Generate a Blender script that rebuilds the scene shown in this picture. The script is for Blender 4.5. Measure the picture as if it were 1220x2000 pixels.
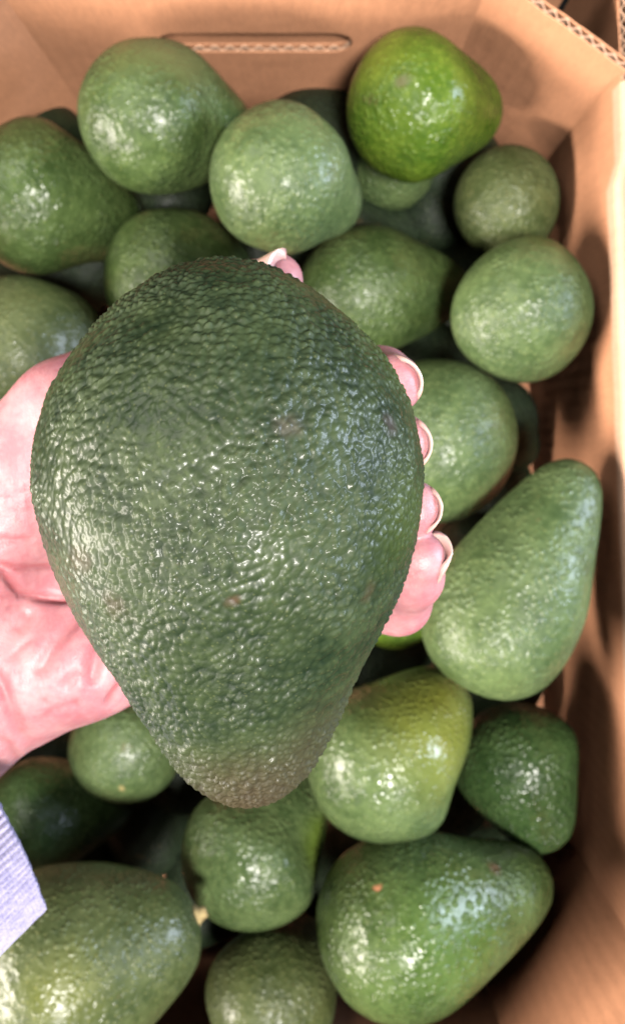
import bpy, bmesh, math, random
import numpy as np
from mathutils import Vector, Matrix, noise as mnoise

for o in list(bpy.data.objects):
    bpy.data.objects.remove(o)
sc = bpy.context.scene
col = sc.collection
R = math.radians

# ---------------------------------------------------------------- camera
CZ = 0.600                       # camera height above the box floor (m)
FPX = 1732.0                     # focal length in photo pixels (photo is 1220 x 2000)
TILT = R(-5.0)
cam_d = bpy.data.cameras.new('camera')
cam = bpy.data.objects.new('camera', cam_d)
col.objects.link(cam)
cam.location = (0, 0, CZ)
cam.rotation_euler = (TILT, 0, 0)
cam_d.sensor_fit = 'VERTICAL'
cam_d.sensor_height = 24.0
cam_d.lens = FPX / 2000.0 * 24.0
cam_d.clip_start = 0.01
cam_d.clip_end = 50
cam_d.dof.use_dof = True
cam_d.dof.focus_distance = 0.185
cam_d.dof.aperture_fstop = 13.0
sc.camera = cam

# ---------------------------------------------------------------- world and lamps (shop lamps, overhead and low at the sides)
w = bpy.data.worlds.new('World')
sc.world = w
w.use_nodes = True
w.node_tree.nodes['Background'].inputs[0].default_value = (1.0, 0.93, 0.85, 1)
w.node_tree.nodes['Background'].inputs[1].default_value = 0.012


def area(name, loc, target, sx, sy, power, colr):
    d = bpy.data.lights.new(name, 'AREA')
    d.shape = 'RECTANGLE'
    d.size, d.size_y = sx, sy
    d.energy = power
    d.color = colr
    o = bpy.data.objects.new(name, d)
    col.objects.link(o)
    o.location = loc
    v = Vector(target) - Vector(loc)
    o.rotation_euler = v.to_track_quat('-Z', 'Y').to_euler()
    return o


area('ceiling_panel_lamp', (0.22, -0.46, CZ + 1.48), (0.0, -0.02, 0.2), 0.34, 0.34, 84, (1.0, 0.95, 0.89))
area('shop_panel_lamp', (-1.32, -0.52, CZ + 0.02), (0.05, 0.05, CZ - 0.40), 1.1, 0.35, 60, (1.0, 0.90, 0.80))
area('cooler_lamp', (1.4, 0.25, CZ - 0.02), (0, 0, CZ - 0.2), 0.45, 0.6, 28, (0.70, 0.80, 1.0))
area('far_panel_lamp', (-0.8, 0.8, CZ + 0.9), (0, 0, 0.4), 0.8, 0.8, 10, (1.0, 0.94, 0.88))

sc.view_settings.view_transform = 'Standard'
sc.view_settings.look = 'None'
sc.view_settings.exposure = 0.0
sc.view_settings.gamma = 1.0
sc.view_settings.use_curve_mapping = False
sc.cycles.use_denoising = True
sc.cycles.max_bounces = 6
sc.cycles.diffuse_bounces = 0

# ---------------------------------------------------------------- helpers
CAM_ROT = Matrix.Rotation(TILT, 3, 'X')


def at(px, py, d):
    """point at vertical drop d below the camera seen at photo pixel px, py"""
    v = CAM_ROT @ Vector(((px - 610.0) / FPX, (1000.0 - py) / FPX, -1.0))
    return Vector((0, 0, CZ)) + v * (d / -v.z)


def tag(o, label=None, cat=None, group=None, kind=None):
    if label: o['label'] = label
    if cat: o['category'] = cat
    if group: o['group'] = group
    if kind: o['kind'] = kind
    return o


def mesh_obj(name, verts, faces, mat, parent=None, smooth=True, uvs=None):
    me = bpy.data.meshes.new(name)
    verts = np.asarray(verts, dtype=np.float32)
    if isinstance(faces, np.ndarray):
        n, k = faces.shape
        me.vertices.add(len(verts))
        me.vertices.foreach_set('co', verts.ravel())
        me.loops.add(n * k)
        me.loops.foreach_set('vertex_index', faces.astype(np.int32).ravel())
        me.polygons.add(n)
        me.polygons.foreach_set('loop_start', np.arange(0, n * k, k, dtype=np.int32))
        me.update(calc_edges=True)
    else:
        me.from_pydata([tuple(map(float, v)) for v in verts], [], faces)
        me.update()
    me.validate()
    if uvs is not None:
        lay = me.uv_layers.new(name='uv')
        li = np.empty(len(me.loops), dtype=np.int32)
        me.loops.foreach_get('vertex_index', li)
        lay.data.foreach_set('uv', np.asarray(uvs, dtype=np.float32)[li].ravel())
    if smooth:
        me.polygons.foreach_set('use_smooth', np.ones(len(me.polygons), dtype=bool))
    o = bpy.data.objects.new(name, me)
    col.objects.link(o)
    if mat: me.materials.append(mat)
    if parent: o.parent = parent
    return o


class NT:
    """small node-tree writer"""
    def __init__(self, name):
        self.m = bpy.data.materials.new(name)
        self.m.use_nodes = True
        self.t = self.m.node_tree
        self.t.nodes.clear()
        self.out = self.t.nodes.new('ShaderNodeOutputMaterial')

    def n(self, typ, ins=None, **kw):
        nd = self.t.nodes.new(typ)
        for k, v in kw.items():
            setattr(nd, k, v)
        for k, v in (ins or {}).items():
            self.set(nd, k, v)
        return nd

    def set(self, nd, k, v):
        s = nd.inputs[k]
        if hasattr(v, 'is_output') or hasattr(v, 'links'):
            self.t.links.new(v, s)
        else:
            s.default_value = v

    def math(self, op, a, b=0.0, c=0.0, clamp=False):
        nd = self.n('ShaderNodeMath', operation=op, use_clamp=clamp)
        for i, v in enumerate((a, b, c)):
            self.set(nd, i, v)
        return nd.outputs[0]

    def ramp(self, v, lo, hi, a=0.0, b=1.0, smooth=True):
        nd = self.n('ShaderNodeMapRange', interpolation_type='SMOOTHSTEP' if smooth else 'LINEAR')
        for k, x in (('Value', v), ('From Min', lo), ('From Max', hi), ('To Min', a), ('To Max', b)):
            self.set(nd, k, x)
        return nd.outputs[0]

    def mix(self, f, a, b, blend='MIX'):
        nd = self.n('ShaderNodeMix', data_type='RGBA', blend_type=blend)
        self.set(nd, 0, f)
        self.set(nd, 6, a)
        self.set(nd, 7, b)
        return nd.outputs[2]

    def noise(self, vec, scale, detail=3.0, rough=0.5, dist=0.0):
        nd = self.n('ShaderNodeTexNoise', {'Vector': vec, 'Scale': scale, 'Detail': detail, 'Roughness': rough, 'Distortion': dist})
        return nd.outputs[0]

    def voro(self, vec, scale, feature='F1', smooth=0.3, rand=1.0):
        nd = self.n('ShaderNodeTexVoronoi', feature=feature)
        self.set(nd, 'Vector', vec)
        self.set(nd, 'Scale', scale)
        if 'Smoothness' in nd.inputs and feature == 'SMOOTH_F1':
            nd.inputs['Smoothness'].default_value = smooth
        nd.inputs['Randomness'].default_value = rand
        return nd.outputs[0]

    def warp(self, vec, scale, amount):
        nz = self.n('ShaderNodeTexNoise', {'Vector': vec, 'Scale': scale, 'Detail': 2.0})
        s = self.n('ShaderNodeVectorMath', {0: nz.outputs[1], 1: (0.5, 0.5, 0.5)}, operation='SUBTRACT').outputs[0]
        s = self.n('ShaderNodeVectorMath', {0: s, 'Scale': amount}, operation='SCALE').outputs[0]
        return self.n('ShaderNodeVectorMath', {0: vec, 1: s}, operation='ADD').outputs[0]

    def spot(self, vec, p, r0, r1):
        """1 near local point p, 0 beyond r1"""
        d = self.n('ShaderNodeVectorMath', {0: vec, 1: tuple(p)}, operation='DISTANCE').outputs[1]
        return self.ramp(d, r0, r1, 1.0, 0.0)

    def bsdf(self, **ins):
        b = self.n('ShaderNodeBsdfPrincipled')
        for k, v in ins.items():
            self.set(b, k.replace('_', ' '), v)
        self.t.links.new(b.outputs[0], self.out.inputs[0])
        return b


def rgb(r, g, b):
    return (r, g, b, 1.0)


# ---------------------------------------------------------------- materials
def avocado_material(name, seed, dark, light, hero=False, spots=(), pebble=300.0, bump=0.6, rough=0.36,
                     dots=0.5, coat=0.15):
    T = NT(name)
    tc = T.n('ShaderNodeTexCoord').outputs['Object']
    vec = T.n('ShaderNodeVectorMath', {0: tc, 1: (seed * 1.37, seed * 0.71, seed * 2.13)}, operation='ADD').outputs[0]
    wv = T.warp(vec, 150.0, 0.0024 if hero else 0.0042)
    # skin relief: pebbles of two sizes, fused by a slow noise
    slow = T.noise(vec, 48.0, 1.0)
    amp = T.ramp(slow, 0.34, 0.66, 0.40, 1.05)
    if hero:
        v1 = T.voro(wv, pebble, 'F1')
        v2 = T.voro(wv, pebble * 2.1, 'F1')
        p1 = T.math('SUBTRACT', 1.0, T.math('MULTIPLY', T.math('MULTIPLY', v1, v1), 1.5))
        p1 = T.math('ADD', T.math('MULTIPLY', p1, 0.62), T.math('MULTIPLY', T.ramp(v1, 0.10, 0.55, 1.0, 0.0), 0.38))
        p2 = T.math('SUBTRACT', 1.0, T.math('MULTIPLY', T.math('MULTIPLY', v2, v2), 1.5))
        ridg = T.noise(wv, pebble * 0.42, 2.0, 0.55)
        h = T.math('ADD', T.math('MULTIPLY', p1, 0.80), T.math('MULTIPLY', p2, 0.16))
        h = T.math('MULTIPLY', h, amp)
        h2 = T.math('ADD', h, T.math('MULTIPLY', ridg, 0.50))
    else:
        v1 = T.voro(wv, pebble, 'F1')
        p1 = T.ramp(v1, 0.05, 0.62, 1.0, 0.0)
        ridg = T.noise(vec, pebble * 0.6, 2.0, 0.6)
        h = T.math('MULTIPLY', T.math('MULTIPLY', p1, 0.65), amp)
        h2 = T.math('ADD', h, T.math('MULTIPLY', ridg, 0.6))
    # colour
    n1 = T.noise(vec, 38.0, 3.0, 0.6)
    n2 = T.noise(vec, 210.0, 2.0, 0.6)
    f = T.math('ADD', T.math('MULTIPLY', n1, 0.75), T.math('MULTIPLY', n2, 0.55))
    f = T.math('ADD', T.ramp(f, 0.42, 0.88, 0.0, 0.75), T.math('MULTIPLY', p1, 0.34 if hero else 0.22))
    c = T.mix(f, rgb(*dark), rgb(*light))
    # pale lenticels on the skin
    vd = T.voro(vec, pebble * 1.15, 'F1')
    dm = T.ramp(vd, 0.10, 0.24, dots, 0.0)
    c = T.mix(dm, c, rgb(light[0] * 1.9 + 0.03, light[1] * 1.55 + 0.03, light[2] * 1.6 + 0.01))
    scuff = T.ramp(T.noise(vec, 30.0, 5.0, 0.75), 0.665, 0.72, 0.0, 0.45)
    c = T.mix(scuff, c, rgb(0.13, 0.10, 0.045))
    for (p, r0, r1, cc, strength) in spots:
        m = T.spot(T.warp(vec_local(T, tc), 60.0, 0.012), p, r0, r1)
        m = T.math('MULTIPLY', m, strength)
        c = T.mix(m, c, rgb(*cc))
    ro = T.ramp(slow, 0.3, 0.7, rough - 0.08, rough + 0.16)
    b = T.bsdf(Base_Color=c, Roughness=ro, Coat_Weight=coat, Coat_Roughness=0.17)
    b.inputs['Specular IOR Level'].default_value = 0.34 if hero else 0.38
    if hero:
        dn = T.n('ShaderNodeDisplacement', {'Height': h2, 'Midlevel': 0.55, 'Scale': 0.00098})
        T.t.links.new(dn.outputs[0], T.out.inputs['Displacement'])
        T.m.displacement_method = 'DISPLACEMENT'
    else:
        bn = T.n('ShaderNodeBump', {'Height': h2, 'Strength': bump, 'Distance': 0.0012})
        T.t.links.new(bn.outputs[0], b.inputs['Normal'])
        T.t.links.new(bn.outputs[0], b.inputs['Coat Normal'])
    return T.m


def vec_local(T, tc):
    return tc


def cardboard_material(name, base, pitch=0.0078):
    T = NT(name)
    tc = T.n('ShaderNodeTexCoord')
    uv = tc.outputs['UV']
    ob = tc.outputs['Object']
    n1 = T.noise(ob, 22.0, 4.0, 0.6)
    sep = T.n('ShaderNodeSeparateXYZ', {0: uv})
    # paper fibre: stretched noise
    st = T.n('ShaderNodeVectorMath', {0: ob, 1: (1.0, 1.0, 0.16)}, operation='MULTIPLY').outputs[0]
    fib = T.noise(st, 900.0, 3.0, 0.65)
    n2 = T.noise(ob, 320.0, 3.0, 0.6)
    f = T.math('ADD', T.math('MULTIPLY', n1, 0.6), T.math('MULTIPLY', fib, 0.5))
    f = T.ramp(f, 0.35, 0.75)
    d = tuple(x * 0.80 for x in base)
    c = T.mix(f, rgb(*d), rgb(*base))
    fleck = T.ramp(T.noise(ob, 620.0, 1.0), 0.70, 0.78, 0.0, 0.35)
    c = T.mix(fleck, c, rgb(base[0] * 0.6, base[1] * 0.5, base[2] * 0.42))
    b = T.bsdf(Base_Color=c, Roughness=0.82)
    b.inputs['Specular IOR Level'].default_value = 0.25
    # washboard of the flutes showing through the liner
    wb = T.math('SINE', T.math('MULTIPLY', sep.outputs[0], 2 * math.pi / pitch))
    hh = T.math('ADD', T.math('MULTIPLY', wb, 0.10), T.math('ADD', T.math('MULTIPLY', fib, 0.12), T.math('MULTIPLY', n2, 0.18)))
    hh = T.math('ADD', hh, T.math('MULTIPLY', T.noise(ob, 40.0, 2.0), 1.0))
    bn = T.n('ShaderNodeBump', {'Height': hh, 'Strength': 0.55, 'Distance': 0.0010})
    T.t.links.new(bn.outputs[0], b.inputs['Normal'])
    return T.m


def skin_material():
    T = NT('skin')
    ob = T.n('ShaderNodeTexCoord').outputs['Object']
    n1 = T.noise(ob, 75.0, 4.0, 0.6)
    n2 = T.noise(ob, 420.0, 3.0, 0.6)
    f = T.ramp(T.math('ADD', T.math('MULTIPLY', n1, 0.8), T.math('MULTIPLY', n2, 0.3)), 0.38, 0.72)
    c = T.mix(f, rgb(0.47, 0.17, 0.195), rgb(0.60, 0.30, 0.31))
    at_ = T.n('ShaderNodeAttribute', attribute_name='crease')
    c = T.mix(T.math('MULTIPLY', at_.outputs['Fac'], 0.8), c, rgb(0.42, 0.10, 0.11))
    b = T.bsdf(Base_Color=c, Roughness=0.46, Subsurface_Weight=0.35, Subsurface_Scale=0.004)
    b.inputs['Subsurface Radius'].default_value = (1.0, 0.35, 0.25)
    # fine cross-hatched skin lines
    r1 = T.n('ShaderNodeMapping', {'Vector': ob, 'Rotation': (0, 0, R(35)), 'Scale': (1.0, 0.18, 0.5)}).outputs[0]
    r2 = T.n('ShaderNodeMapping', {'Vector': ob, 'Rotation': (0, 0, R(-50)), 'Scale': (1.0, 0.2, 0.5)}).outputs[0]
    l1 = T.noise(r1, 620.0, 2.0)
    l2 = T.noise(r2, 560.0, 2.0)
    hh = T.math('ADD', T.math('MULTIPLY', l1, 0.5), T.math('MULTIPLY', l2, 0.5))
    hh = T.math('ADD', hh, T.math('MULTIPLY', T.voro(ob, 1900.0), 0.25))
    bn = T.n('ShaderNodeBump', {'Height': hh, 'Strength': 0.45, 'Distance': 0.0006})
    T.t.links.new(bn.outputs[0], b.inputs['Normal'])
    return T.m


def nail_material():
    T = NT('fingernail')
    uv = T.n('ShaderNodeTexCoord').outputs['UV']
    v = T.n('ShaderNodeSeparateXYZ', {0: uv}).outputs[1]
    c = T.mix(T.ramp(v, 0.84, 0.93), rgb(0.80, 0.46, 0.42), rgb(0.74, 0.52, 0.46))
    T.bsdf(Base_Color=c, Roughness=0.25, Coat_Weight=0.4, Subsurface_Weight=0.2, Subsurface_Scale=0.002)
    return T.m


def knit_material():
    T = NT('lavender_knit')
    tc = T.n('ShaderNodeTexCoord')
    ob = tc.outputs['Object']
    sep = T.n('ShaderNodeSeparateXYZ', {0: tc.outputs['UV']})
    n1 = T.noise(ob, 260.0, 4.0, 0.7)
    n2 = T.noise(ob, 2200.0, 2.0)
    f = T.ramp(T.math('ADD', T.math('MULTIPLY', n1, 0.6), T.math('MULTIPLY', n2, 0.5)), 0.4, 0.72)
    c = T.mix(f, rgb(0.25, 0.23, 0.40), rgb(0.46, 0.42, 0.60))
    b = T.bsdf(Base_Color=c, Roughness=0.9, Sheen_Weight=0.4)
    # stitch rows across the ribs
    st = T.math('SINE', T.math('MULTIPLY', sep.outputs[1], 2 * math.pi / 0.0013))
    hh = T.math('ADD', T.math('MULTIPLY', st, 0.12), T.math('MULTIPLY', n2, 0.8))
    bn = T.n('ShaderNodeBump', {'Height': hh, 'Strength': 0.6, 'Distance': 0.0006})
    T.t.links.new(bn.outputs[0], b.inputs['Normal'])
    return T.m


M_CARD = cardboard_material('cardboard_liner', (0.72, 0.345, 0.19))
M_FLUTE = cardboard_material('cardboard_flute', (0.74, 0.46, 0.31))
M_SKIN = skin_material()
M_NAIL = nail_material()
M_KNIT = knit_material()
T = NT('dry_stem')
_ob = T.n('ShaderNodeTexCoord').outputs['Object']
T.bsdf(Base_Color=T.mix(T.noise(_ob, 500.0, 3.0), rgb(0.22, 0.13, 0.05), rgb(0.48, 0.38, 0.16)), Roughness=0.8)
M_STEM = T.m

# ---------------------------------------------------------------- cardboard box
PITCH = 0.0078
THICK = 0.0044


def sheet(cols, topz, botz, slot, offa, offb):
    """closed thin sheet between two offset functions over columns s; returns verts (s, off, z), faces"""
    V, F = [], []

    def strip(c, lo, hi):
        base = len(V)
        for s in c:
            for (of, z) in ((offa, lo), (offa, hi), (offb, hi), (offb, lo)):
                V.append((s, of(s), z(s)))
        for i in range(len(c) - 1):
            a = base + 4 * i
            b = a + 4
            for k in range(4):
                F.append((a + k, b + k, b + (k + 1) % 4, a + (k + 1) % 4))
        F.append((base, base + 1, base + 2, base + 3))
        e = base + 4 * (len(c) - 1)
        F.append((e + 3, e + 2, e + 1, e))

    if slot is None:
        strip(cols, botz, topz)
    else:
        s0, s1, zl, zh, rr = slot
        mid = 0.5 * (zl + zh)
        hh = 0.5 * (zh - zl)

        def half(s):
            e = min(s - s0, s1 - s)
            if e >= rr: return hh
            e = max(e, 0.0)
            return hh * math.sqrt(max(0.0, 1 - ((rr - e) / rr) ** 2))
        cs = sorted(set([c for c in cols if c < s0 or c > s1] + [s0, s1]))
        left = [c for c in cs if c <= s0]
        right = [c for c in cs if c >= s1]
        inner = sorted(set([s0 + rr * k / 10.0 for k in range(11)] + [s1 - rr * k / 10.0 for k in range(11)] +
                           [c for c in cols if s0 + rr < c < s1 - rr]))
        strip(left, botz, topz)
        strip(right, botz, topz)
        strip(inner, botz, lambda s: mid - half(s))
        strip(inner, lambda s: mid + half(s), topz)
    return V, F


def hash_name(name, p):
    return (len(name) * 1.37 + p.x * 31.0 + p.y * 17.0)


def panel(name, parent, p0, p1, zb, zt, slot=None, pitch=PITCH, thick=THICK, label=None, bend=0.0):
    """corrugated board standing between two points of the plan; its inner face is on the left of p0 -> p1"""
    p0, p1 = Vector((p0[0], p0[1], 0)), Vector((p1[0], p1[1], 0))
    L = (p1 - p0).length
    t = (p1 - p0) / L
    nrm = Vector((t.y, -t.x, 0))     # outwards
    n = max(2, int(L / pitch * 8))
    cols = [L * i / n for i in range(n + 1)]
    ztf = zt if callable(zt) else (lambda s: zt)
    zbf = lambda s: zb
    lin = 0.0006
    layers = [(lambda s: 0.0, lambda s: lin, M_CARD), (lambda s: thick - lin, lambda s: thick, M_CARD)]
    a = (thick - 2 * lin) / 2 - 0.0003
    sd = hash_name(name, p0)
    wav = lambda s: thick / 2 + a * (0.86 + 0.28 * mnoise.noise(Vector((s * 90, sd, 0)))) * math.sin(2 * math.pi * s / pitch + 0.9 * mnoise.noise(Vector((s * 45, sd, 3))))
    zt0 = ztf
    ztf = lambda s: zt0(s) + 0.0007 * mnoise.noise(Vector((s * 130, sd, 7))) + 0.0008 * mnoise.noise(Vector((s * 25, sd, 9)))
    layers.append((lambda s: wav(s) - 0.0003, lambda s: wav(s) + 0.0003, M_FLUTE))
    allV, allF, uv, mi = [], [], [], []
    for k, (oa, ob_, mt) in enumerate(layers):
        V, F = sheet(cols, ztf, zbf, slot, oa, ob_)
        base = len(allV)
        for (s, of, z) in V:
            bz = bend * math.sin(math.pi * s / L) * (z - zb)
            p = p0 + t * s + nrm * (of + bz)
            allV.append((p.x, p.y, z))
            uv.append((s, z))
        allF += [tuple(base + i for i in f) for f in F]
        mi += [1 if k == 2 else 0] * len(F)
    o = mesh_obj(name, allV, allF, M_CARD, parent, smooth=False, uvs=uv)
    o.data.materials.append(M_FLUTE)
    o.data.polygons.foreach_set('material_index', mi)
    if label: o['label'] = label
    return o


def Z(d):
    return CZ - d


box = bpy.data.objects.new('cardboard_box', None)
col.objects.link(box)
tag(box, 'open brown corrugated cardboard box full of green avocados', 'box')
FAR_Y = 0.204
RW0 = (0.1410, 0.162)      # right wall, far crease
RW1 = (0.1690, -0.262)     # right wall, near crease
tw = Vector((RW1[0] - RW0[0], RW1[1] - RW0[1]))
tw.normalize()
LX = -0.240
NEAR_Y = -0.335
RIM = 0.406
# far wall: inner board with the hand slot, outer board behind it
panel('far_wall', box, (-0.143, FAR_Y), (0.080, FAR_Y), 0.0, Z(0.388),
      slot=(0.064, 0.1635, Z(0.484), Z(0.462), 0.011), label='far wall of the box with the slotted hand hole')
panel('far_wall_outer', box, (LX - 0.004, FAR_Y + 0.0050), (0.118, FAR_Y + 0.0050), 0.0, Z(0.392))
# corner panels set across the corners
panel('corner_panel', box, (0.0804, FAR_Y - 0.0008), (RW0[0] - 0.0005, RW0[1] + 0.001), 0.0, Z(RIM), pitch=0.0066,
      label='diagonal board across the far right corner with torn flute edge')
panel('corner_panel', box, (LX + 0.001, 0.125), (-0.1434, FAR_Y - 0.0008), 0.0, Z(RIM), pitch=0.0066)
panel('corner_panel', box, (RW1[0] - 0.001, RW1[1]), (0.108, NEAR_Y + 0.001), 0.0, Z(0.375), pitch=0.0066)
panel('corner_panel', box, (-0.15, NEAR_Y + 0.001), (LX + 0.001, -0.285), 0.0, Z(RIM), pitch=0.0066)
# right wall: high by the corner, stepping down to a long lower rim
rs = Vector(RW0) - tw * 0.062
re = Vector(RW1) + tw * 0.062
LR = (re - rs).length


def right_top(s):
    a, b = 0.062 + 0.038, 0.062 + 0.047
    hi, lo = Z(0.4100), Z(0.4225)
    if s < a: return hi
    if s < b: return hi + (lo - hi) * (s - a) / (b - a)
    if s > LR - 0.075: return hi if s > LR - 0.066 else lo + (hi - lo) * (s - LR + 0.075) / 0.009
    return lo


panel('right_wall', box, rs, re, 0.0, right_top, pitch=0.0058, label='right wall of the box, its rim cut lower along the middle')
o2 = Vector((-tw.y, tw.x)) * 0.0066
panel('right_wall_outer', box, rs + o2, re + o2, 0.0, lambda s: right_top(s) + 0.003, pitch=0.0058)
# folded rim: a rounded strip of liner paper over the low part of the right wall's edge


def rim_cap():
    V, F = [], []
    n = 90
    prof = [(-0.0005, -0.010), (-0.0006, -0.001), (0.0001, 0.0009), (0.0015, 0.0016), (0.0030, 0.0016), (0.0046, 0.0010), (0.0054, 0.0006), (0.0062, 0.0030), (0.0075, 0.0042), (0.0100, 0.0042), (0.0114, 0.0034), (0.0118, -0.010)]
    s0, s1 = 0.062 + 0.006, LR - 0.07
    nrm = Vector((-tw.y, tw.x))
    for i in range(n + 1):
        s = s0 + (s1 - s0) * i / n
        wob = 0.0004 * mnoise.noise(Vector((s * 60, 1.3, 0)))
        for (a, b) in prof:
            p = rs + tw * s + nrm * (a - 0.0047 + wob)
            V.append((p.x, p.y, right_top(s) + b + 0.0013 + 0.0003 * mnoise.noise(Vector((s * 90, a * 300, 4)))))
    k = len(prof)
    for i in range(n):
        for j in range(k - 1):
            a = i * k + j
            F.append((a, a + 1, a + k + 1, a + k))
    return V, F


V, F = rim_cap()
mesh_obj('folded_rim', V, F, M_FLUTE, box, uvs=[(v[1], v[2]) for v in V])
panel('left_wall', box, (LX, -0.345), (LX, 0.215), 0.0, Z(0.400), pitch=0.0066)
panel('near_wall', box, (0.168, NEAR_Y), (LX - 0.004, NEAR_Y), 0.0, Z(0.395))
V = [(LX - 0.002, NEAR_Y - 0.004, -0.003), (0.185, NEAR_Y - 0.004, -0.003), (0.15, 0.218, -0.003), (LX - 0.002, 0.218, -0.003)]
V += [(v[0], v[1], 0.0006) for v in V]
mesh_obj('box_floor', V, [(3, 2, 1, 0), (4, 5, 6, 7), (0, 1, 5, 4), (1, 2, 6, 5), (2, 3, 7, 6), (3, 0, 4, 7)], M_CARD, box,
         smooth=False, uvs=[(v[0], v[1]) for v in V])

# ---------------------------------------------------------------- avocados
HERO_T = np.array([0, .006, .023, .06, .0975, .144, .19, .283, .376, .469, .562, .655, .747, .84, .887, .933, .965, .988, 1.0])
HERO_R = np.array([0, .15, .29, .474, .60, .724, .829, .954, 1.0, .98, .91, .79, .645, .507, .432, .345, .255, .15, 0])


def smooth_interp(t, tk, rk):
    """monotone-ish cubic (Catmull-Rom on non-uniform knots)"""
    m = np.gradient(rk, tk)
    i = np.clip(np.searchsorted(tk, t) - 1, 0, len(tk) - 2)
    h = tk[i + 1] - tk[i]
    u = (t - tk[i]) / h
    h00 = 2 * u**3 - 3 * u**2 + 1
    h10 = u**3 - 2 * u**2 + u
    h01 = -2 * u**3 + 3 * u**2
    h11 = u**3 - u**2
    mm = np.clip(m, -6, 6)
    return np.maximum(h00 * rk[i] + h10 * h * mm[i] + h01 * rk[i + 1] + h11 * h * mm[i + 1], 0)


# broader-necked egg shape for most of the fruit in the box (r / R over t)
EGG_T = np.array([0, .006, .025, .07, .13, .2, .28, .36, .44, .54, .64, .74, .83, .9, .95, .985, 1.0])
EGG_R = np.array([0, .17, .33, .54, .72, .865, .96, 1.0, .985, .915, .81, .69, .575, .465, .35, .19, 0])


def avocado_mesh(name, length, rad, nu, nv, seed, prof, mat, lump=0.025, bend=0.0):
    """local z runs from the blossom end (0) to the stem end (length)"""
    k = np.linspace(0, 1, nv + 1)
    t = 0.5 - 0.5 * np.cos(np.pi * k)
    t = 0.6 * t + 0.4 * k if False else t
    tk, rk = prof
    r = smooth_interp(t, tk, rk) * rad
    # round the poles properly
    th = np.linspace(0, 2 * np.pi, nu, endpoint=False)
    X = np.outer(r, np.cos(th))
    Y = np.outer(r, np.sin(th))
    Zl = np.repeat((t * length)[:, None], nu, axis=1)
    rng = np.random.RandomState(seed)
    f = np.ones_like(X)
    for _ in range(5):                     # gentle irregular lumps
        a, b, ph, q = rng.randint(1, 4), rng.uniform(1, 5), rng.uniform(0, 6.28), rng.uniform(0, 6.28)
        f += lump * rng.uniform(.3, 1) * np.cos(a * th[None, :] + ph) * np.cos(b * t[:, None] * 3 + q) * np.sin(np.pi * np.clip(t[:, None], 0, 1))
    X *= f
    Y *= f
    X += bend * rad * (t[:, None] - 0.4) ** 2
    V = np.stack([X, Y, Zl], -1)
    verts = V[1:-1].reshape(-1, 3)
    n = nv - 1
    i = np.arange(n - 1)[:, None]
    j = np.arange(nu)[None, :]
    jn = (j + 1) % nu
    q = np.stack([i * nu + j, i * nu + jn, (i + 1) * nu + jn, (i + 1) * nu + j], -1).reshape(-1, 4)
    faces = q
    # poles
    pb, pt = len(verts), len(verts) + 1
    verts = np.vstack([verts, [[V[0, :, 0].mean(), V[0, :, 1].mean(), 0]], [[V[-1, :, 0].mean(), V[-1, :, 1].mean(), length]]])
    jj = np.arange(nu)
    capb = np.stack([np.full(nu, pb), (jj + 1) % nu, jj, jj], -1)
    capt = np.stack([np.full(nu, pt), (n - 1) * nu + jj, (n - 1) * nu + (jj + 1) % nu, (n - 1) * nu + (jj + 1) % nu], -1)
    me = bpy.data.meshes.new(name)
    fl = [tuple(x) for x in faces] if len(faces) < 20000 else None
    loops = np.concatenate([faces.ravel(), capb[:, :3].ravel(), capt[:, :3].ravel()]).astype(np.int32)
    starts = np.concatenate([np.arange(len(faces)) * 4, len(faces) * 4 + np.arange(2 * nu) * 3]).astype(np.int32)
    me.vertices.add(len(verts))
    me.vertices.foreach_set('co', verts.astype(np.float32).ravel())
    me.loops.add(len(loops))
    me.loops.foreach_set('vertex_index', loops)
    me.polygons.add(len(starts))
    me.polygons.foreach_set('loop_start', starts)
    me.update(calc_edges=True)
    me.polygons.foreach_set('use_smooth', np.ones(len(starts), dtype=bool))
    me.materials.append(mat)
    return me


def frame_z(axis, roll=0.0):
    z = Vector(axis).normalized()
    ref = Vector((1, 0, 0)) if abs(z.x) < 0.8 else Vector((0, 1, 0))
    x = (ref - z * ref.dot(z)).normalized()
    y = z.cross(x)
    m = Matrix((x, y, z)).transposed()
    return m @ Matrix.Rotation(roll, 3, 'Z')


# colours (dark, light)
MID = ((0.027, 0.050, 0.013), (0.086, 0.132, 0.041))
PALE = ((0.043, 0.074, 0.025), (0.122, 0.174, 0.066))
DEEP = ((0.019, 0.042, 0.012), (0.060, 0.108, 0.034))
LOW_SHADE = ((0.007, 0.014, 0.006), (0.020, 0.036, 0.015))  # near-black skin: the shade of the gaps put into the colour
OLIV = ((0.038, 0.056, 0.016), (0.106, 0.128, 0.047))
LIME = ((0.042, 0.094, 0.008), (0.138, 0.212, 0.024))
YEL = (0.22, 0.23, 0.026)
YG = (0.12, 0.22, 0.03)
BRN = (0.13, 0.09, 0.035)

GROUP = 'avocados heaped in the box'
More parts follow.
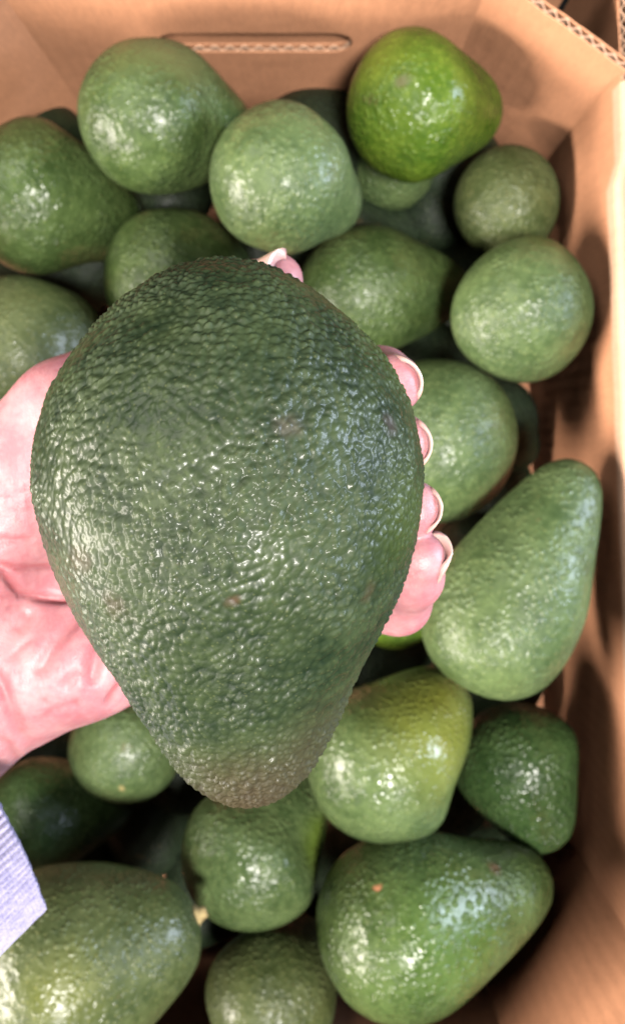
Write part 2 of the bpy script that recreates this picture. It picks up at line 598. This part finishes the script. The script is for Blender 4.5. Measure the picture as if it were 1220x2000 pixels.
# label, centre px, radius px, drop, axis (right, up the picture, up), length/radius, colours, spots (local direction and reach), extra
FRUIT = [
    ('mid green avocado by the far wall, under the left end of the hand slot', (290, 229), 139, 0.4438, (0.757, 0.057, -0.651), 2.665, MID, [((.3, .7, .45), .9, OLIV[1], .7)], {}),
    ('round mid green avocado below the slotted hand hole, between two others', (537, 346), 137, 0.423, (0.689, -0.119, -0.715), 2.515, PALE, [], {}),
    ('bright lime green avocado with yellowish blush in the far right corner', (797, 208), 136, 0.4583, (0.86, 0.126, -0.495), 2.399, LIME, [((-.3, .55, .0), .9, YEL, .55)], {'rough': .32, 'pxspots': [(785, 152, .0035, (.10, .10, .03))]}),
    ('dark green avocado cut by the left edge, uppermost there', (62, 384), 142, 0.472, (0.791, -0.129, -0.598), 2.515, MID, [], {'rough': .32}),
    ('green avocado peeking out above the top left of the held one', (338.8, 556), 141.6, 0.4708, (0.426, 0.357, -0.831), 2.475, MID, [], {}),
    ('green avocado right of the thumb tip, lying sideways', (706, 571), 126, 0.4939, (0.905, 0.107, -0.411), 2.877, MID, [], {}),
    ('small shaded olive avocado deep under the far right corner board', (989, 397), 104, 0.4956, (-0.048, 0.072, -0.996), 2.431, OLIV, [], {'rough': .5}),
    ('round pale green avocado touching the right wall', (1022.1, 607.1), 137.1, 0.4494, (-0.191, 0.13, -0.973), 2.442, PALE, [((0, .6, -.2), .8, YG, .5)], {'rough': .42}),
    ('green avocado behind the index and middle fingertips', (847, 868), 164, 0.4688, (-0.049, 0.414, -0.909), 2.489, PALE, [], {}),
    ('long pear shaped avocado with its neck towards the right wall', (968, 1222), 152, 0.4227, (.46, .88, -.12), 3.4, PALE, [((-.2, -1, -.2), .6, YG, .5)], {'neck': 1.06, 'warp': 1.28}),
    ('greyish olive avocado left of the thumb base', (45.5, 699.7), 155.7, 0.4669, (0.38, 0.175, -0.909), 2.479, OLIV, [], {'rough': .5}),
    ('bright green avocado just showing under the little finger', (774.9, 1179), 94.5, 0.5112, (-0.386, 0.224, -0.895), 2.507, LIME, [], {}),
    ('pale green avocado with a yellow neck, right of the held one\'s tip', (740, 1498), 160, 0.4408, (0.659, 0.576, -0.484), 2.529, PALE, [((.62, .62, .3), 1.0, YEL, .65)], {'rough': .3}),
    ('dark green avocado with pointed end, by the right wall', (1004.1, 1478), 128, 0.4921, (0.309, -0.893, 0.329), 2.36, DEEP, [], {'rough': .3, 'bump': 1.0}),
    ('small pale green avocado below the palm, left of the held one\'s tip', (243, 1465), 116, 0.495, (0.293, 0.469, -0.833), 2.504, PALE, [], {'pxspots': [(233, 1543, .0016, (.34, .28, .12))]}),
    ('deep green avocado in shadow beside the sleeve cuff', (71.1, 1595.7), 117.3, 0.503, (0.921, 0.053, -0.386), 2.678, DEEP, [], {}),
    ('glossy green avocado directly below the held one\'s tip', (484, 1682), 148, 0.4658, (0.571, 0.556, -0.604), 2.468, PALE, [((.9, .2, .0), .6, LIME[1], .8)], {'rough': .26}),
    ('large speckled avocado with strong highlights at the near end', (776, 1812), 184, 0.4249, (.885, .10, -.44), 3.0, MID, [((.5, .3, .7), .8, YG, .25)], {'rough': .28, 'bump': .9, 'warp': 1.2, 'pxspots': [(737, 1732, .0016, (.55, .24, .13)), (960, 1690, .004, (.10, .06, .03))]}),
    ('large avocado with its dry stem showing, under the sleeve cuff', (126, 1897), 216, 0.4, (0.93, 0.322, -0.177), 2.119, OLIV, [((.25, .35, .85), .42, YEL, .3)], {'rough': .42, 'stem': True}),
    ('olive avocado at the near edge, between two larger ones', (526, 1950), 138, 0.4567, (0.461, 0.137, -0.876), 2.535, OLIV, [((-.4, -.7, .4), .7, YG, .5)], {}),
]
# lower layer: label, centre (m), radius (m), heading, pitch
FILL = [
    ('avocado painted dark with shade, low in the gap above the large stemmed one', (-0.1553, -0.2959, 0.0443), 0.037, 3.334, 0.343),
    ('avocado painted dark with shade, low in the gap beside the dry stem', (-0.0625, -0.29, 0.0483), 0.037, 3.919, 0.65),
    ('avocado painted dark with shade, low in the gap between the glossy one and the large speckled one', (0.033, -0.2895, 0.048), 0.037, 5.883, 0.654),
    ('avocado painted dark with shade, low in the gap above the large speckled one, near the right wall', (0.1155, -0.2876, 0.0348), 0.0355, 0.739, -0.066),
    ('avocado painted dark with shade, low in the gap just under the palm heel', (-0.1727, -0.219, 0.0336), 0.0334, 4.506, 0.112),
    ('avocado painted dark with shade, low in the gap under the small pale green one', (-0.09, -0.2122, 0.0361), 0.037, 3.644, -0.409),
    ('avocado painted dark with shade, low in the gap between the yellow necked and the pointed one', (0.0869, -0.2264, 0.0449), 0.0354, 0.529, 0.636),
    ('avocado painted dark with shade, low in the gap right of the held one, above the yellow necked one', (-0.0033, -0.1277, 0.0489), 0.037, 2.872, 0.599),
    ('avocado painted dark with shade, low in the gap under the long pear shaped one', (0.1139, -0.1489, 0.0326), 0.0348, 1.835, -0.396),
    ('avocado painted dark with shade, low in the gap above the long pear shaped one', (0.1019, -0.0846, 0.0539), 0.0342, 3.869, -0.212),
    ('avocado painted dark with shade, low by the right wall, above the long pear shaped neck', (0.0992, 0.009, 0.0409), 0.037, 2.298, -0.514),
    ('avocado painted dark with shade, low in the gap above the greyish olive one', (-0.151, 0.0981, 0.0498), 0.0354, 0.11, 0.393),
    ('avocado painted dark with shade, low in the gap left of the round one at the right wall', (0.0986, 0.0872, 0.0359), 0.0347, 2.224, -0.619),
    ('avocado painted dark with shade, low in the far left corner gap', (-0.1606, 0.1634, 0.0351), 0.0347, 5.567, -0.583),
    ('avocado painted dark with shade, low in the gap under the two left fruits by the far wall', (-0.0891, 0.1546, 0.0479), 0.037, 4.947, 0.615),
    ('avocado painted dark with shade, low in the gap under the hand slot', (-0.0048, 0.1704, 0.0478), 0.037, 3.069, 0.013),
    ('avocado painted dark with shade, low in the gap below the lime green one', (0.083, 0.166, 0.0414), 0.0317, 1.967, 0.721),
    ('avocado painted dark with shade, low in the gap between the sideways one and the lime green one', (0.033, 0.118, 0.040), 0.031, 0.3, -0.1),
    ('avocado painted dark with shade, low in the gap between the sideways one and the fingertips', (0.079, 0.048, 0.040), 0.031, 1.2, 0.1),
    ('avocado painted dark with shade, low in the gap left of the glossy one', (-0.103, -0.252, 0.040), 0.030, 1.2, 0.1),
    ('avocado painted dark with shade, low by the right wall, beside the green one behind the fingertips', (0.112, 0.004, 0.045), 0.029, 1.6, 0.1),
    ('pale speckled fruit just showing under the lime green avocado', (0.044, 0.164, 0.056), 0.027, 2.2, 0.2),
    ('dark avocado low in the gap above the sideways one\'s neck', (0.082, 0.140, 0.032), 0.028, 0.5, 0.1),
    ('avocado painted dark with shade, low beneath the little finger, beside the bright green one', (0.046, -0.138, 0.040), 0.030, 0.2, 0.1),
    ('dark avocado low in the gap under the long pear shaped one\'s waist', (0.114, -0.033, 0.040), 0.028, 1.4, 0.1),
    ('avocado painted dark with shade, low in the gap left of the thumb tip', (-0.026, 0.115, 0.034), 0.030, 0.0, 0.1),
]
SPHERES = []


def place(label, c, rpx, d, axis, lr, cols, spots, ex, seed, hi=True):
    p = at(c[0], c[1], d)
    rad = rpx * d / FPX * 0.985
    length = lr * rad
    mat = avocado_material('avocado_skin_%d' % seed, seed + 1, cols[0], cols[1],
                           spots=[], pebble=ex.get('pebble', 330.0), bump=ex.get('bump', 0.75), rough=ex.get('rough', 0.42))
    rot = frame_z(axis, seed * 1.9)
    wp = ex.get('warp', 1.0)
    tk = EGG_T ** wp
    org = p - Vector(axis).normalized() * (0.36 ** wp * length)
    if spots or ex.get('pxspots'):
        bpy.data.materials.remove(mat)
        inv = rot.transposed()
        sp = []
        for (dirv, reach, cc, st) in spots:
            # world direction from the bulb centre to a place on the skin -> local point
            loc = inv @ (p + Vector(dirv) * rad - org)
            sp.append((tuple(loc), reach * rad * 0.25, reach * rad * 1.15, cc, st))
        for (sx, sy, rad_s, cc) in ex.get('pxspots', ()):
            for k in range(400):              # walk down the sight line to the skin
                q = at(sx, sy, d - rad * 1.3 + k * 0.0003)
                ql = inv @ (q - org)
                rr_ = float(np.interp(ql.z / length, EGG_T ** ex.get('warp', 1.0), EGG_R)) * rad
                if math.hypot(ql.x, ql.y) <= rr_: break
            sp.append((tuple(ql), rad_s * 0.4, rad_s * 1.6, cc, 0.9))
        mat = avocado_material('avocado_skin_%d' % seed, seed + 1, cols[0], cols[1], spots=sp,
                               pebble=ex.get('pebble', 330.0), bump=ex.get('bump', 0.75), rough=ex.get('rough', 0.42))
    rk = EGG_R.copy()
    nk = ex.get('neck', 1.0)
    if nk != 1.0:
        rk = rk * (1 + (nk - 1) * np.clip((EGG_T - .4) / .3, 0, 1))
    me = avocado_mesh('avocado', length, rad, 128 if hi else 64, 96 if hi else 48, seed, (tk, rk), mat, lump=0.03, bend=0.12 * math.sin(seed * 2.3))
    o = bpy.data.objects.new('avocado', me)
    col.objects.link(o)
    o.matrix_world = Matrix.Translation(org) @ rot.to_4x4()
    tag(o, label, 'avocado', GROUP)
    for k in range(7):
        t = 0.12 + 0.13 * k
        SPHERES.append((label, org + Vector(axis).normalized() * t * length, float(np.interp(t, EGG_T, rk)) * rad))
    if ex.get('stem'):
        V, F = [], []
        n = 14
        prof = [(0.0052, -0.003), (0.0050, 0.0), (0.0042, 0.0012), (0.0030, 0.0022), (0.0028, 0.0042), (0.0024, 0.0052), (0.0, 0.0050)]
        for i, (r_, z_) in enumerate(prof):
            for j in range(n):
                a = 2 * math.pi * j / n
                q = 1 + 0.18 * mnoise.noise(Vector((math.cos(a) * 2, math.sin(a) * 2, i * .8)))
                V.append((r_ * q * math.cos(a), r_ * q * math.sin(a), length + z_ - 0.0008))
        for i in range(len(prof) - 1):
            for j in range(n):
                a, b = i * n + j, i * n + (j + 1) % n
                F.append((a, b, b + n, a + n))
        st = mesh_obj('stem', V, F, M_STEM, o)
    return o


for i, (label, c, r_, d, ax, lr, cols, spots, ex) in enumerate(FRUIT):
    place(label, c, r_, d, ax, lr, cols, spots, ex, 11 + i)
m_low_shade = avocado_material('avocado_skin_gap_shade', 70, LOW_SHADE[0], LOW_SHADE[1], rough=0.6, coat=0.0)
m_low_pale = avocado_material('avocado_skin_pale', 90, PALE[0], PALE[1], bump=1.0)
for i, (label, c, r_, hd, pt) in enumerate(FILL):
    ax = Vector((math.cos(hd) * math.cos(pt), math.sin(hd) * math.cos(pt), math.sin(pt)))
    me = avocado_mesh('avocado', 2.35 * r_, r_, 72, 54, 71 + i, (EGG_T, EGG_R), m_low_pale if label.startswith('pale') else m_low_shade, lump=0.03)
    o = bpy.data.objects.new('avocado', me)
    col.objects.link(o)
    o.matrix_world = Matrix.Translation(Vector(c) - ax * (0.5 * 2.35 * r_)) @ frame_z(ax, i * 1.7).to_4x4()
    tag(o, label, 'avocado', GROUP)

# the held avocado
HD = 0.210
h0, h1 = at(426, 508, HD), at(489, 1566, HD)
HAX = (h1 - h0).normalized()
HL = (h1 - h0).length
HR = 371.0 * HD / FPX
hrot = frame_z(HAX, 0.0)
hinv = hrot.transposed()


def hero_local(px, py):
    """skin point of the held avocado seen at a photo pixel (front side)"""
    for k in range(200):
        d = HD - HR * 1.15 + k * 0.0005
        q = hinv @ (at(px, py, d) - h0)
        rr = float(np.interp(q.z / HL, HERO_T, HERO_R)) * HR
        if math.hypot(q.x, q.y) <= rr:
            return tuple(q)
    return tuple(hinv @ (at(px, py, HD) - h0))


SCAB = (0.070, 0.040, 0.026)
PURP = (0.080, 0.056, 0.052)
h_spots = [
    (hero_local(432, 1180), .0008, .0030, (0.10, 0.028, 0.018), .85),
    (hero_local(235, 1190), .0010, .0050, SCAB, .40),
    (hero_local(150, 1100), .0010, .0050, SCAB, .35),
    (hero_local(570, 838), .0010, .0045, PURP, .45),
    (hero_local(752, 835), .0010, .0042, PURP, .5),
    (hero_local(715, 1150), .0008, .0036, SCAB, .4),
    (hero_local(490, 1562), .002, .026, (0.060, 0.036, 0.020), .7),
    (hero_local(620, 1460), .002, .024, (0.050, 0.042, 0.022), .5),
    (hero_local(780, 720), .004, .030, (0.075, 0.110, 0.018), .5),
    (hero_local(800, 1010), .003, .022, (0.066, 0.096, 0.018), .45),
]
m_hero = avocado_material('held_avocado_skin', 3, (0.010, 0.021, 0.009), (0.047, 0.068, 0.027), hero=True, spots=h_spots,
                          pebble=580.0, rough=0.50, dots=0.30, coat=0.15)
hero = bpy.data.objects.new('avocado', avocado_mesh('avocado', HL, HR, 900, 660, 5, (HERO_T, HERO_R), m_hero, lump=0.008))
col.objects.link(hero)
hero.matrix_world = Matrix.Translation(h0) @ hrot.to_4x4()
tag(hero, 'very large dark green pebbly avocado held in the open hand', 'avocado')

# ---------------------------------------------------------------- the hand (one continuous skin, from a distance field)
MM = 0.001


def J(px, py, d, r):
    return (np.array(at(px, py, d)), r * MM)


FINGERS = {
    'index': [J(470, 815, .284, 11), J(655, 752, .276, 9.6), J(742, 742, .252, 8.7), J(766, 750, .2245, 7.6)],
    'middle': [J(500, 925, .286, 11), J(690, 880, .280, 9.8), J(768, 866, .254, 8.8), J(786, 868, .2245, 7.6)],
    'ring': [J(500, 1035, .286, 10.5), J(690, 1010, .281, 9.6), J(778, 1000, .254, 8.6), J(806, 994, .2255, 7.4)],
    'little': [J(480, 1150, .284, 10), J(700, 1185, .274, 9.0), J(778, 1178, .250, 8.6), J(806, 1128, .235, 7.6), J(822, 1090, .2265, 6.6)],
    'thumb': [J(-60, 1000, .268, 15), J(132, 792, .262, 12.2), J(335, 655, .280, 10.8), J(500, 575, .276, 9.3), J(540, 548, .262, 7.8)],
}
PALM = [
    (J(-150, 1330, .282, 21), J(470, 830, .292, 13)),
    (J(-150, 1360, .284, 22), J(500, 930, .294, 13)),
    (J(-150, 1390, .284, 22), J(500, 1040, .294, 13)),
    (J(-130, 1430, .282, 20), J(470, 1150, .292, 12)),
    (J(-110, 1200, .268, 21), J(125, 832, .264, 14)),      # thenar
    (J(-70, 1340, .272, 21), J(165, 1275, .276, 17.5)),       # hypothenar
    (J(165, 1275, .276, 17.5), J(400, 1200, .290, 13)),
    (J(-130, 1300, .280, 24), J(-140, 1405, .286, 25)),       # wrist
    (J(-140, 1405, .286, 25), J(-400, 1650, .262, 27)),       # forearm
    (J(-180, 1340, .284, 22), J(-420, 1570, .262, 26)),
]


def capsule(P, a, b):
    (pa, ra), (pb, rb) = a, b
    ba = (pb - pa).astype(np.float32)
    h = np.clip(((P - pa.astype(np.float32)) @ ba) / float(ba @ ba), 0, 1)
    q = P - (pa.astype(np.float32) + h[..., None] * ba)
    return np.sqrt((q * q).sum(-1)) - (ra + (rb - ra) * h)


def smin(a, b, k):
    h = np.clip(0.5 + 0.5 * (b - a) / k, 0, 1)
    return b + (a - b) * h - k * h * (1 - h)


def hand_field(P):
    p = None
    for a, b in PALM:
        c = capsule(P, a, b)
        p = c if p is None else smin(p, c, 0.011)
    out = None
    for nm, ch in FINGERS.items():
        f = None
        for a, b in zip(ch[:-1], ch[1:]):
            c = capsule(P, a, b)
            f = c if f is None else smin(f, c, 0.004)
        f = smin(p, f, 0.009 if nm != 'thumb' else 0.012)
        out = f if out is None else smin(out, f, 0.0008)
    # the fruit presses into the hand: carve it out
    inv = np.array(hinv, dtype=np.float32)
    L = (P - np.array(h0, dtype=np.float32)) @ inv.T
    t = np.clip(L[..., 2] / HL, 0, 1)
    rr = np.interp(t, HERO_T, HERO_R).astype(np.float32) * HR
    da = np.sqrt(L[..., 0] ** 2 + L[..., 1] ** 2) - rr
    over = np.maximum(-L[..., 2], L[..., 2] - HL)
    da = np.where(over > 0, np.sqrt(np.maximum(da, 0) ** 2 + over ** 2), da) * 0.9
    return -smin(-out, da - 0.0002, 0.0012)


def surface_nets(F, org, h):
    S = F < 0
    nx, ny, nz = F.shape
    c = np.zeros((nx - 1, ny - 1, nz - 1), dtype=np.int8)
    for dx in (0, 1):
        for dy in (0, 1):
            for dz in (0, 1):
                c += S[dx:nx - 1 + dx, dy:ny - 1 + dy, dz:nz - 1 + dz]
    act = (c > 0) & (c < 8)
    idx = -np.ones(act.shape, dtype=np.int64)
    ci = np.argwhere(act)
    idx[act] = np.arange(len(ci))
    acc = np.zeros((len(ci), 3))
    cnt = np.zeros(len(ci))
    corners = [(dx, dy, dz) for dx in (0, 1) for dy in (0, 1) for dz in (0, 1)]
    for a in corners:
        for ax in range(3):
            if a[ax] == 1: continue
            b = list(a)
            b[ax] = 1
            fa = F[ci[:, 0] + a[0], ci[:, 1] + a[1], ci[:, 2] + a[2]]
            fb = F[ci[:, 0] + b[0], ci[:, 1] + b[1], ci[:, 2] + b[2]]
            m = (fa < 0) != (fb < 0)
            t = np.where(m, fa / np.where(m, fa - fb, 1), 0)
            p = np.array(a, dtype=float)[None, :].repeat(len(ci), 0)
            p[:, ax] += t
            acc[m] += p[m]
            cnt[m] += 1
    V = org + (ci + acc / cnt[:, None]) * h
    Q = []
    for ax in range(3):
        o1, o2 = (ax + 1) % 3, (ax + 2) % 3
        sl = [slice(None)] * 3
        s2 = [slice(None)] * 3
        sl[ax] = slice(0, -1)
        s2[ax] = slice(1, None)
        A, B = S[tuple(sl)], S[tuple(s2)]
        e = np.argwhere(A != B)
        sgn = A[A != B]
        ok = (e[:, o1] > 0) & (e[:, o2] > 0) & (e[:, o1] < F.shape[o1] - 1) & (e[:, o2] < F.shape[o2] - 1)
        e, sgn = e[ok], sgn[ok]

        def cell(d1, d2):
            q = e.copy()
            q[:, o1] += d1
            q[:, o2] += d2
            return idx[q[:, 0], q[:, 1], q[:, 2]]
        f = np.stack([cell(-1, -1), cell(0, -1), cell(0, 0), cell(-1, 0)], -1)
        f[~sgn] = f[~sgn][:, ::-1]
        Q.append(f)
    return V, np.vstack(Q)


allp = np.array([j[0] for ch in FINGERS.values() for j in ch] + [j[0] for ab in PALM for j in ab])
lo, hi = allp.min(0) - 0.034, allp.max(0) + 0.034
HS = 0.00095
dims = np.ceil((hi - lo) / HS).astype(int)
gx, gy, gz = [np.arange(n, dtype=np.float32) * HS + l for n, l in zip(dims, lo)]
Ff = np.empty(tuple(dims), dtype=np.float32)
for i0 in range(0, dims[0], 24):
    G = np.stack(np.meshgrid(gx[i0:i0 + 24], gy, gz, indexing='ij'), -1)
    Ff[i0:i0 + 24] = hand_field(G)
HV, HQ = surface_nets(Ff, lo, HS)
# smooth, then press the palm lines in
edges = np.vstack([HQ[:, [0, 1]], HQ[:, [1, 2]], HQ[:, [2, 3]], HQ[:, [3, 0]]])
for it in range(4):
    s = np.zeros_like(HV)
    n = np.zeros(len(HV))
    for k in range(3):
        s[:, k] = np.bincount(edges[:, 0], HV[edges[:, 1], k], len(HV)) + np.bincount(edges[:, 1], HV[edges[:, 0], k], len(HV))
    n = np.bincount(edges[:, 0], minlength=len(HV)) + np.bincount(edges[:, 1], minlength=len(HV))
    HV = HV * 0.5 + 0.5 * s / n[:, None]


def vnormals(V, Q):
    fn = np.cross(V[Q[:, 2]] - V[Q[:, 0]], V[Q[:, 3]] - V[Q[:, 1]])
    N = np.zeros_like(V)
    for k in range(4):
        for a in range(3):
            N[:, a] += np.bincount(Q[:, k], fn[:, a], len(V))
    return N / (np.linalg.norm(N, axis=1)[:, None] + 1e-12)


HN = vnormals(HV, HQ)
CREASE = [  # palm lines: photo pixels, width mm, depth mm
    ([(-60, 1056), (0, 1053), (40, 1053), (90, 1049)], .8, .55),
    ([(-30, 1070), (0, 1063), (50, 1055)], .7, .35),
    ([(-60, 1080), (0, 1102), (36, 1110), (105, 1106), (150, 1100)], 1.0, 1.0),
    ([(-20, 1095), (11, 1124), (42, 1161), (73, 1166), (122, 1169), (170, 1165)], 1.3, 1.5),
    ([(-30, 1168), (20, 1166), (46, 1163)], .8, .5),
    ([(10, 1190), (40, 1185), (70, 1170)], .8, .5),
    ([(60, 1322), (84, 1302), (112, 1252), (148, 1210), (180, 1180)], 2.2, 1.1),
    ([(176, 1345), (181, 1320), (190, 1280), (205, 1240)], 2.4, 1.5),
    ([(205, 1384), (218, 1362), (236, 1340), (260, 1320)], 1.4, 1.1),
    ([(-30, 1290), (0, 1330), (22, 1386), (42, 1431), (60, 1462)], 2.0, 1.1),
    ([(120, 1350), (140, 1330), (165, 1312)], 1.8, .6),
    ([(30, 1240), (50, 1215), (62, 1190)], 1.8, .5),
    ([(-40, 965), (0, 962), (30, 966), (66, 964)], .6, .3),
    ([(-40, 1000), (0, 1004), (40, 1000), (70, 1002)], .6, .25),
    ([(135, 1380), (150, 1372), (146, 1385)], 1.2, .5),
    ([(80, 1375), (95, 1365)], 1.4, .4),
    ([(12, 860), (20, 920), (34, 980), (44, 1040)], .6, .22),
    ([(48, 880), (52, 930), (60, 985), (66, 1030)], .6, .22),
    ([(-10, 905), (2, 950), (12, 1010)], .6, .2),
    ([(-20, 930), (30, 938), (66, 930)], .6, .2),
    ([(20, 1290), (45, 1262), (70, 1240)], 1.0, .35),
    ([(70, 1410), (100, 1390), (140, 1372)], 1.0, .35),
    ([(-20, 1440), (15, 1452), (40, 1490)], 1.4, .5),
]
ci = np.array(CAM_ROT.transposed())
cc = (HV - np.array([0, 0, CZ])) @ ci.T
ppx = 610 + FPX * cc[:, 0] / -cc[:, 2]
ppy = 1000 - FPX * cc[:, 1] / -cc[:, 2]
front = (HN[:, 2] > 0.05) & (ppx < 420) & (ppy > 640)
press = np.zeros(len(HV))
crz = np.zeros(len(HV))
mmpx = 0.25 / FPX
for pts, wd, dp in CREASE:
    best = np.full(len(HV), 1e9)
    tt = np.zeros(len(HV))
    tot = len(pts) - 1
    for k in range(tot):
        a, b = np.array(pts[k]), np.array(pts[k + 1])
        d = b - a
        u = np.clip(((ppx - a[0]) * d[0] + (ppy - a[1]) * d[1]) / (d @ d), 0, 1)
        dist = np.hypot(ppx - a[0] - u * d[0], ppy - a[1] - u * d[1])
        m = dist < best
        best[m] = dist[m]
        tt[m] = ((k + u) / tot)[m]
    fade = np.clip(np.minimum(tt, 1 - tt) * 5, 0.15, 1)
    g = np.exp(-(best * mmpx / (wd * MM)) ** 2) * fade
    press = np.maximum(press, g * dp * MM)
    if wd < 1.5:
        crz = np.maximum(crz, np.exp(-(best * mmpx / (wd * 0.75 * MM)) ** 2) * fade * min(1, dp))
    else:
        crz = np.maximum(crz, 0.35 * g)
HV = HV - HN * (1.5 * press * front)[:, None]
person = mesh_obj('person', HV, HQ, M_SKIN)
att = person.data.attributes.new('crease', 'FLOAT', 'POINT')
att.data.foreach_set('value', (crz * front).astype(np.float32))
tag(person, 'open hand with long natural nails reaching in from the left, in a lavender sleeve', 'person')


def nail(chain, dorsal, length, width, lift=0.0, over=0.0003):
    """curved nail plate on the back of a fingertip; v runs from cuticle (0) to free edge (1)"""
    (pa, ra), (pb, rb) = chain[-2], chain[-1]
    t = Vector(pb - pa).normalized()
    n = Vector(dorsal)
    n = (n - t * n.dot(t)).normalized()
    b = t.cross(n)
    c = Vector(pb)
    V, UV, F = [], [], []
    nu, nv = 16, 18
    for side in (0, 1):
        for j in range(nv + 1):
            v = j / nv
            along = -length + over + rb * 0.90 + length * v - 0.0010
            wv = width * (0.80 + 0.2 * min(1, v * 3))
            if v > 0.72: wv *= math.sqrt(max(0.02, 1 - ((v - 0.72) / 0.30) ** 2))
            for i in range(nu + 1):
                u = -1 + 2 * i / nu
                a = u * wv
                zz = min(max(0.0, along), rb * 0.98)
                sk = math.sqrt(rb * rb - zz * zz)
                rr = rb + 0.0002 + lift * v - 0.0010 * v * v
                if side:
                    e = max(0.0, (v - 0.80) / 0.20)
                    rr = (sk - 0.0008) * (1 - e) + (rr - 0.00035) * e
                if j == 0 and not side: rr -= 0.0012
                p = c + t * along + n * (rr * math.cos(a)) + b * (rr * math.sin(a))
                V.append(tuple(p))
                UV.append((u, v if (not side or j == nv) else 0.5))
    k = nu + 1
    off = k * (nv + 1)
    for j in range(nv):
        for i in range(nu):
            a = j * k + i
            F.append((a, a + 1, a + k + 1, a + k))
            F.append((off + a + k, off + a + k + 1, off + a + 1, off + a))
    for j in range(nv):
        a = j * k
        F.append((a, a + k, off + a + k, off + a))
        a = j * k + nu
        F.append((a + k, a, off + a, off + a + k))
    for i in range(nu):
        a = nv * k + i
        F.append((a, a + 1, off + a + 1, off + a))
    return mesh_obj('fingernail', V, F, M_NAIL, person, uvs=UV)


nail(FINGERS['index'], (0.85, 0.45, -.1), .0150, 1.05)
nail(FINGERS['middle'], (0.98, 0.05, -.1), .0150, 1.05)
nail(FINGERS['ring'], (0.95, -0.1, -.1), .0150, 1.05)
nail(FINGERS['little'], (0.9, -0.1, -.45), .0140, 1.05, lift=0.0012)
nail(FINGERS['thumb'], (-0.75, 0.55, 0.05), .0160, 1.05, over=.0030)

# sleeve: loose ribbed cuff round the wrist


def sleeve():
    ca, cb = at(-34, 1528, .284), at(-852, 2218, .215)
    ax = (cb - ca).normalized()
    up = Vector((0, 0, 1))
    up = (up - ax * up.dot(ax)).normalized()
    sd = ax.cross(up)
    NU, NVV = 1120, 70
    ribs = 112
    Lg = 0.20
    prof = [(-0.0016, 0.030, 1), (-0.0020, 0.004, 1), (-0.0016, 0.0012, 1), (-0.0002, 0.0, .6)]
    prof += [(0.0010, 0.0008, 1)] + [(0.0012, 0.002 + (Lg - 0.002) * (k / 44.0) ** 1.2, 1) for k in range(45)]
    V, UV = [], []
    for (dr, z, am) in prof:
        for i in range(NU):
            a = 2 * math.pi * i / NU
            wob = 0.0022 * mnoise.noise(Vector((math.cos(a) * 1.6, math.sin(a) * 1.6, z * 16)))
            fold = 0.0012 * mnoise.noise(Vector((math.cos(a) * 4, math.sin(a) * 4, z * 40)))
            rib = 0.00095 * am * math.cos(ribs * a + 2.6 * mnoise.noise(Vector((a * 3, z * 60, 2))))
            edge = 0.0035 * mnoise.noise(Vector((math.cos(a) * 1.3 + 4, math.sin(a) * 1.3, 0))) + 0.0005 * mnoise.noise(Vector((a * 30, 0, 0)))
            edge -= 0.010 * math.cos(a)
            r1, r2 = 0.0425 + dr + rib + wob + fold, 0.0330 + dr + rib + wob + fold
            p = ca + ax * (z + edge) + sd * (r1 * math.cos(a)) + up * (r2 * math.sin(a))
            V.append(tuple(p))
            UV.append((a * 0.04, z))
    F = []
    n = len(prof)
    i = np.arange(n - 1)[:, None]
    j = np.arange(NU)[None, :]
    jn = (j + 1) % NU
    q = np.stack([i * NU + j, i * NU + jn, (i + 1) * NU + jn, (i + 1) * NU + j], -1).reshape(-1, 4)
    return mesh_obj('sleeve', V, q, M_KNIT, person, uvs=UV)


sl = sleeve()
sl['label'] = 'lavender ribbed knit sleeve cuff'
